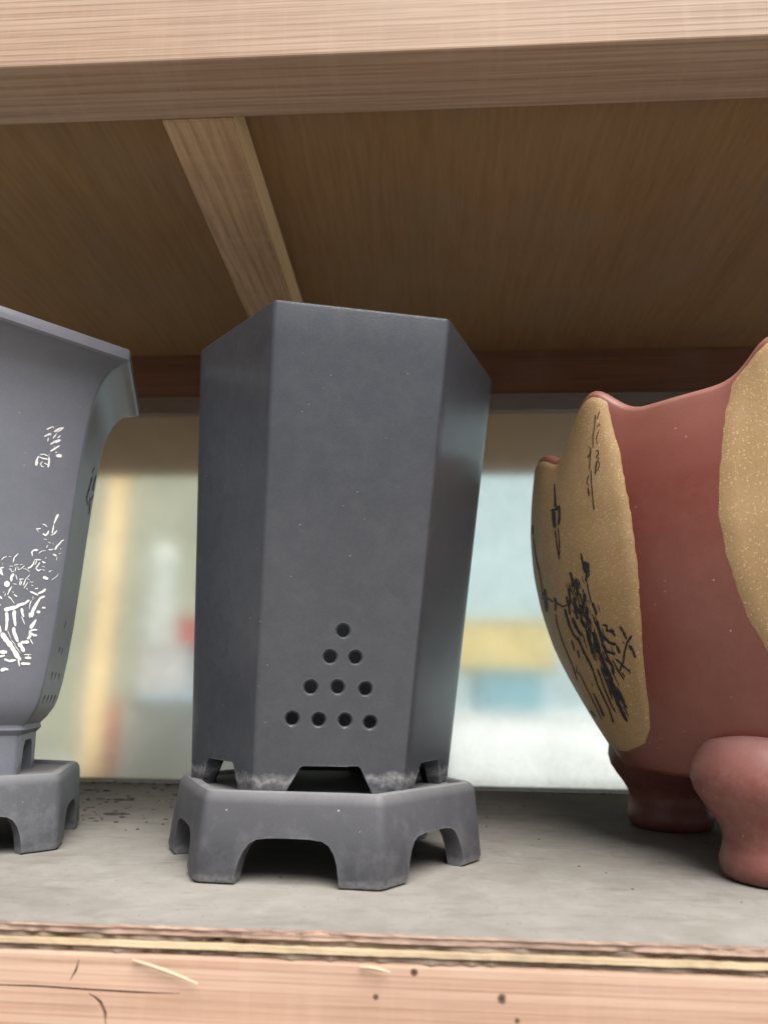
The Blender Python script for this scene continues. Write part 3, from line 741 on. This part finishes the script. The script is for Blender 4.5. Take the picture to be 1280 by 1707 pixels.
for (px, py, s, st, lab) in ((190, 1358, .0042, 3.0, 'long dark flake of dirt lying on the board behind the two clay stands'), (205, 1334, .0034, 2.6, 'dark dirt flake lying close to the foot of the glass'),
                        (152, 1318, .0034, 2.2, 'dark dirt lump against the foot of the glass beside the slate grey stand')):
    q = on_z(px, py, 0)
    bm = bmesh.new()
    for _ in range(4): chunk(bm, (q.x + random.uniform(-1, 1) * s * st * .6, q.y + random.uniform(-1, 1) * s * .5, .0), s * random.uniform(.5, 1), .45, st, random.uniform(-.3, .3))
    tag(obj('dirt_flake', bm, M_CRUMB, loc=(q.x, q.y, 0)), lab, 'dirt')

# ------------------------------------------------------------------ things on a bench beyond the glass
PY = 1.62
xa, xb = on_y(135, 1250, PY).x, on_y(163, 1250, PY).x
tag(obj('wooden_post', bm_box(xa, xb, PY, PY + .05, -.9, .80, .003), M_POST, loc=((xa + xb) / 2, PY, -.9)), 'pale yellow wooden post standing upright beyond the glass', 'post')
BY, BZ = 1.75, -.13
bench = thing('rear_bench', 'pale grey bench beyond the glass holding cartons and bottles', 'bench', (-.1, BY + .2, -.9))
m_bench = plain('bench_paint', (.36, .36, .34), .7)
obj('bench_top', bm_box(-1.5, 1.3, BY - .05, BY + .65, BZ - .03, BZ, .003), m_bench, bench)
for x in (-1.4, 1.15):
    for y in (BY, BY + .55): obj('leg', bm_box(x, x + .05, y, y + .05, -.9, BZ - .0302, .003), m_bench, bench)
def carton(name, x0, x1, ytop, ybot_z, depth, mat, label, cat, lid=None, Y=BY, bev=.008):
    a, b = on_y(x0, ytop, Y), on_y(x1, ytop, Y)
    zt = (a.z + b.z) / 2
    c = thing(name, label, cat, ((a.x + b.x) / 2, Y + depth / 2, ybot_z))
    obj('box', bm_box(a.x, b.x, Y, Y + depth, ybot_z + .0003, zt - .012, bev, 3), mat, c)
    obj('lid', bm_box(a.x - .004, b.x + .004, Y - .004, Y + depth + .004, zt - .0118, zt, .003, 2), lid or mat, c)
    return zt
m_foam = plain('white_foam', (.72, .76, .76), .8, .04); m_blue = plain('blue_plastic', (.20, .38, .44), .5, .06); m_yel = plain('yellow_card', (.55, .46, .22), .7, .06)
m_wht = plain('white_card', (.42, .42, .42), .7, .05); m_gry = plain('grey_card', (.15, .16, .145), .8, .15); m_red = plain('red_plastic', (.40, .10, .09), .4, .1); m_skyb = plain('pale_blue_plastic', (.40, .55, .66), .5, .06)
m_jug = plain('white_plastic', (.44, .47, .43), .5, .03)
zt = carton('foam_box', 745, 1120, 1190, BZ, .30, m_foam, 'wide white foam box at the bottom of the stack beyond the glass', 'box')
zt2 = carton('blue_box', 793, 905, 1118, zt + .0003, .22, m_blue, 'blue box on the white foam box beyond the glass', 'box')
carton('yellow_carton', 700, 925, 1032, zt2 + .0003, .20, m_yel, 'yellow carton on top of the blue box beyond the glass', 'box')
zt = carton('grey_crate', 232, 400, 1160, BZ, .30, m_gry, 'dark grey crate with pale blue lid beyond the glass', 'crate', m_skyb)
zt = carton('white_carton', 234, 312, 1072, zt + .0003, .20, m_wht, 'white carton standing on the dark grey crate beyond the glass', 'box')
carton('red_carton', 296, 345, 1030, zt + .0003, .12, m_red, 'small red carton on the white carton beyond the glass', 'box', Y=BY + .02)
def bottle(name, px, ytop, hw, mat, capm, label, z0, Y, prof):
    top = on_y(px, ytop, Y); h = top.z - z0; r = hw / FPX * (Y - CAMP.y) * 1.03
    c = thing(name, label, 'bottle', (top.x, Y, z0))
    bm = bmesh.new(); lathe(bm, (top.x, Y), [(r * a, z0 + .0003 + h * b) for a, b in prof], 32); obj('body', bm, mat, c, smooth=40)
    bm = bmesh.new(); lathe(bm, (top.x, Y), [(r * prof[-1][0] * 1.15, z0 + h * .925), (r * prof[-1][0] * 1.15, z0 + h), (r * .1, z0 + h * 1.003)], 24); obj('cap', bm, capm, c, smooth=40)
BPR = [(.85, 0), (1, .02), (1, .62), (.9, .72), (.55, .82), (.42, .86), (.42, .924)]
bottle('red_bottle', 195, 1150, 11, m_red, m_wht, 'red plastic bottle standing on the bench beyond the glass', BZ, BY + .05, BPR)
bottle('white_jug', 278, 900, 26, m_jug, m_jug, 'tall white plastic jug with rounded shoulders beyond the glass', BZ, BY + .42, [(.85, 0), (1, .01), (1, .86), (.97, .90), (.86, .94), (.62, .965), (.4, .97), (.3, .974)])
bottle('pale_bottle', 228, 1165, 15, m_jug, m_gry, 'pale plastic bottle between the red bottle and the grey crate', BZ, BY + .12, BPR)
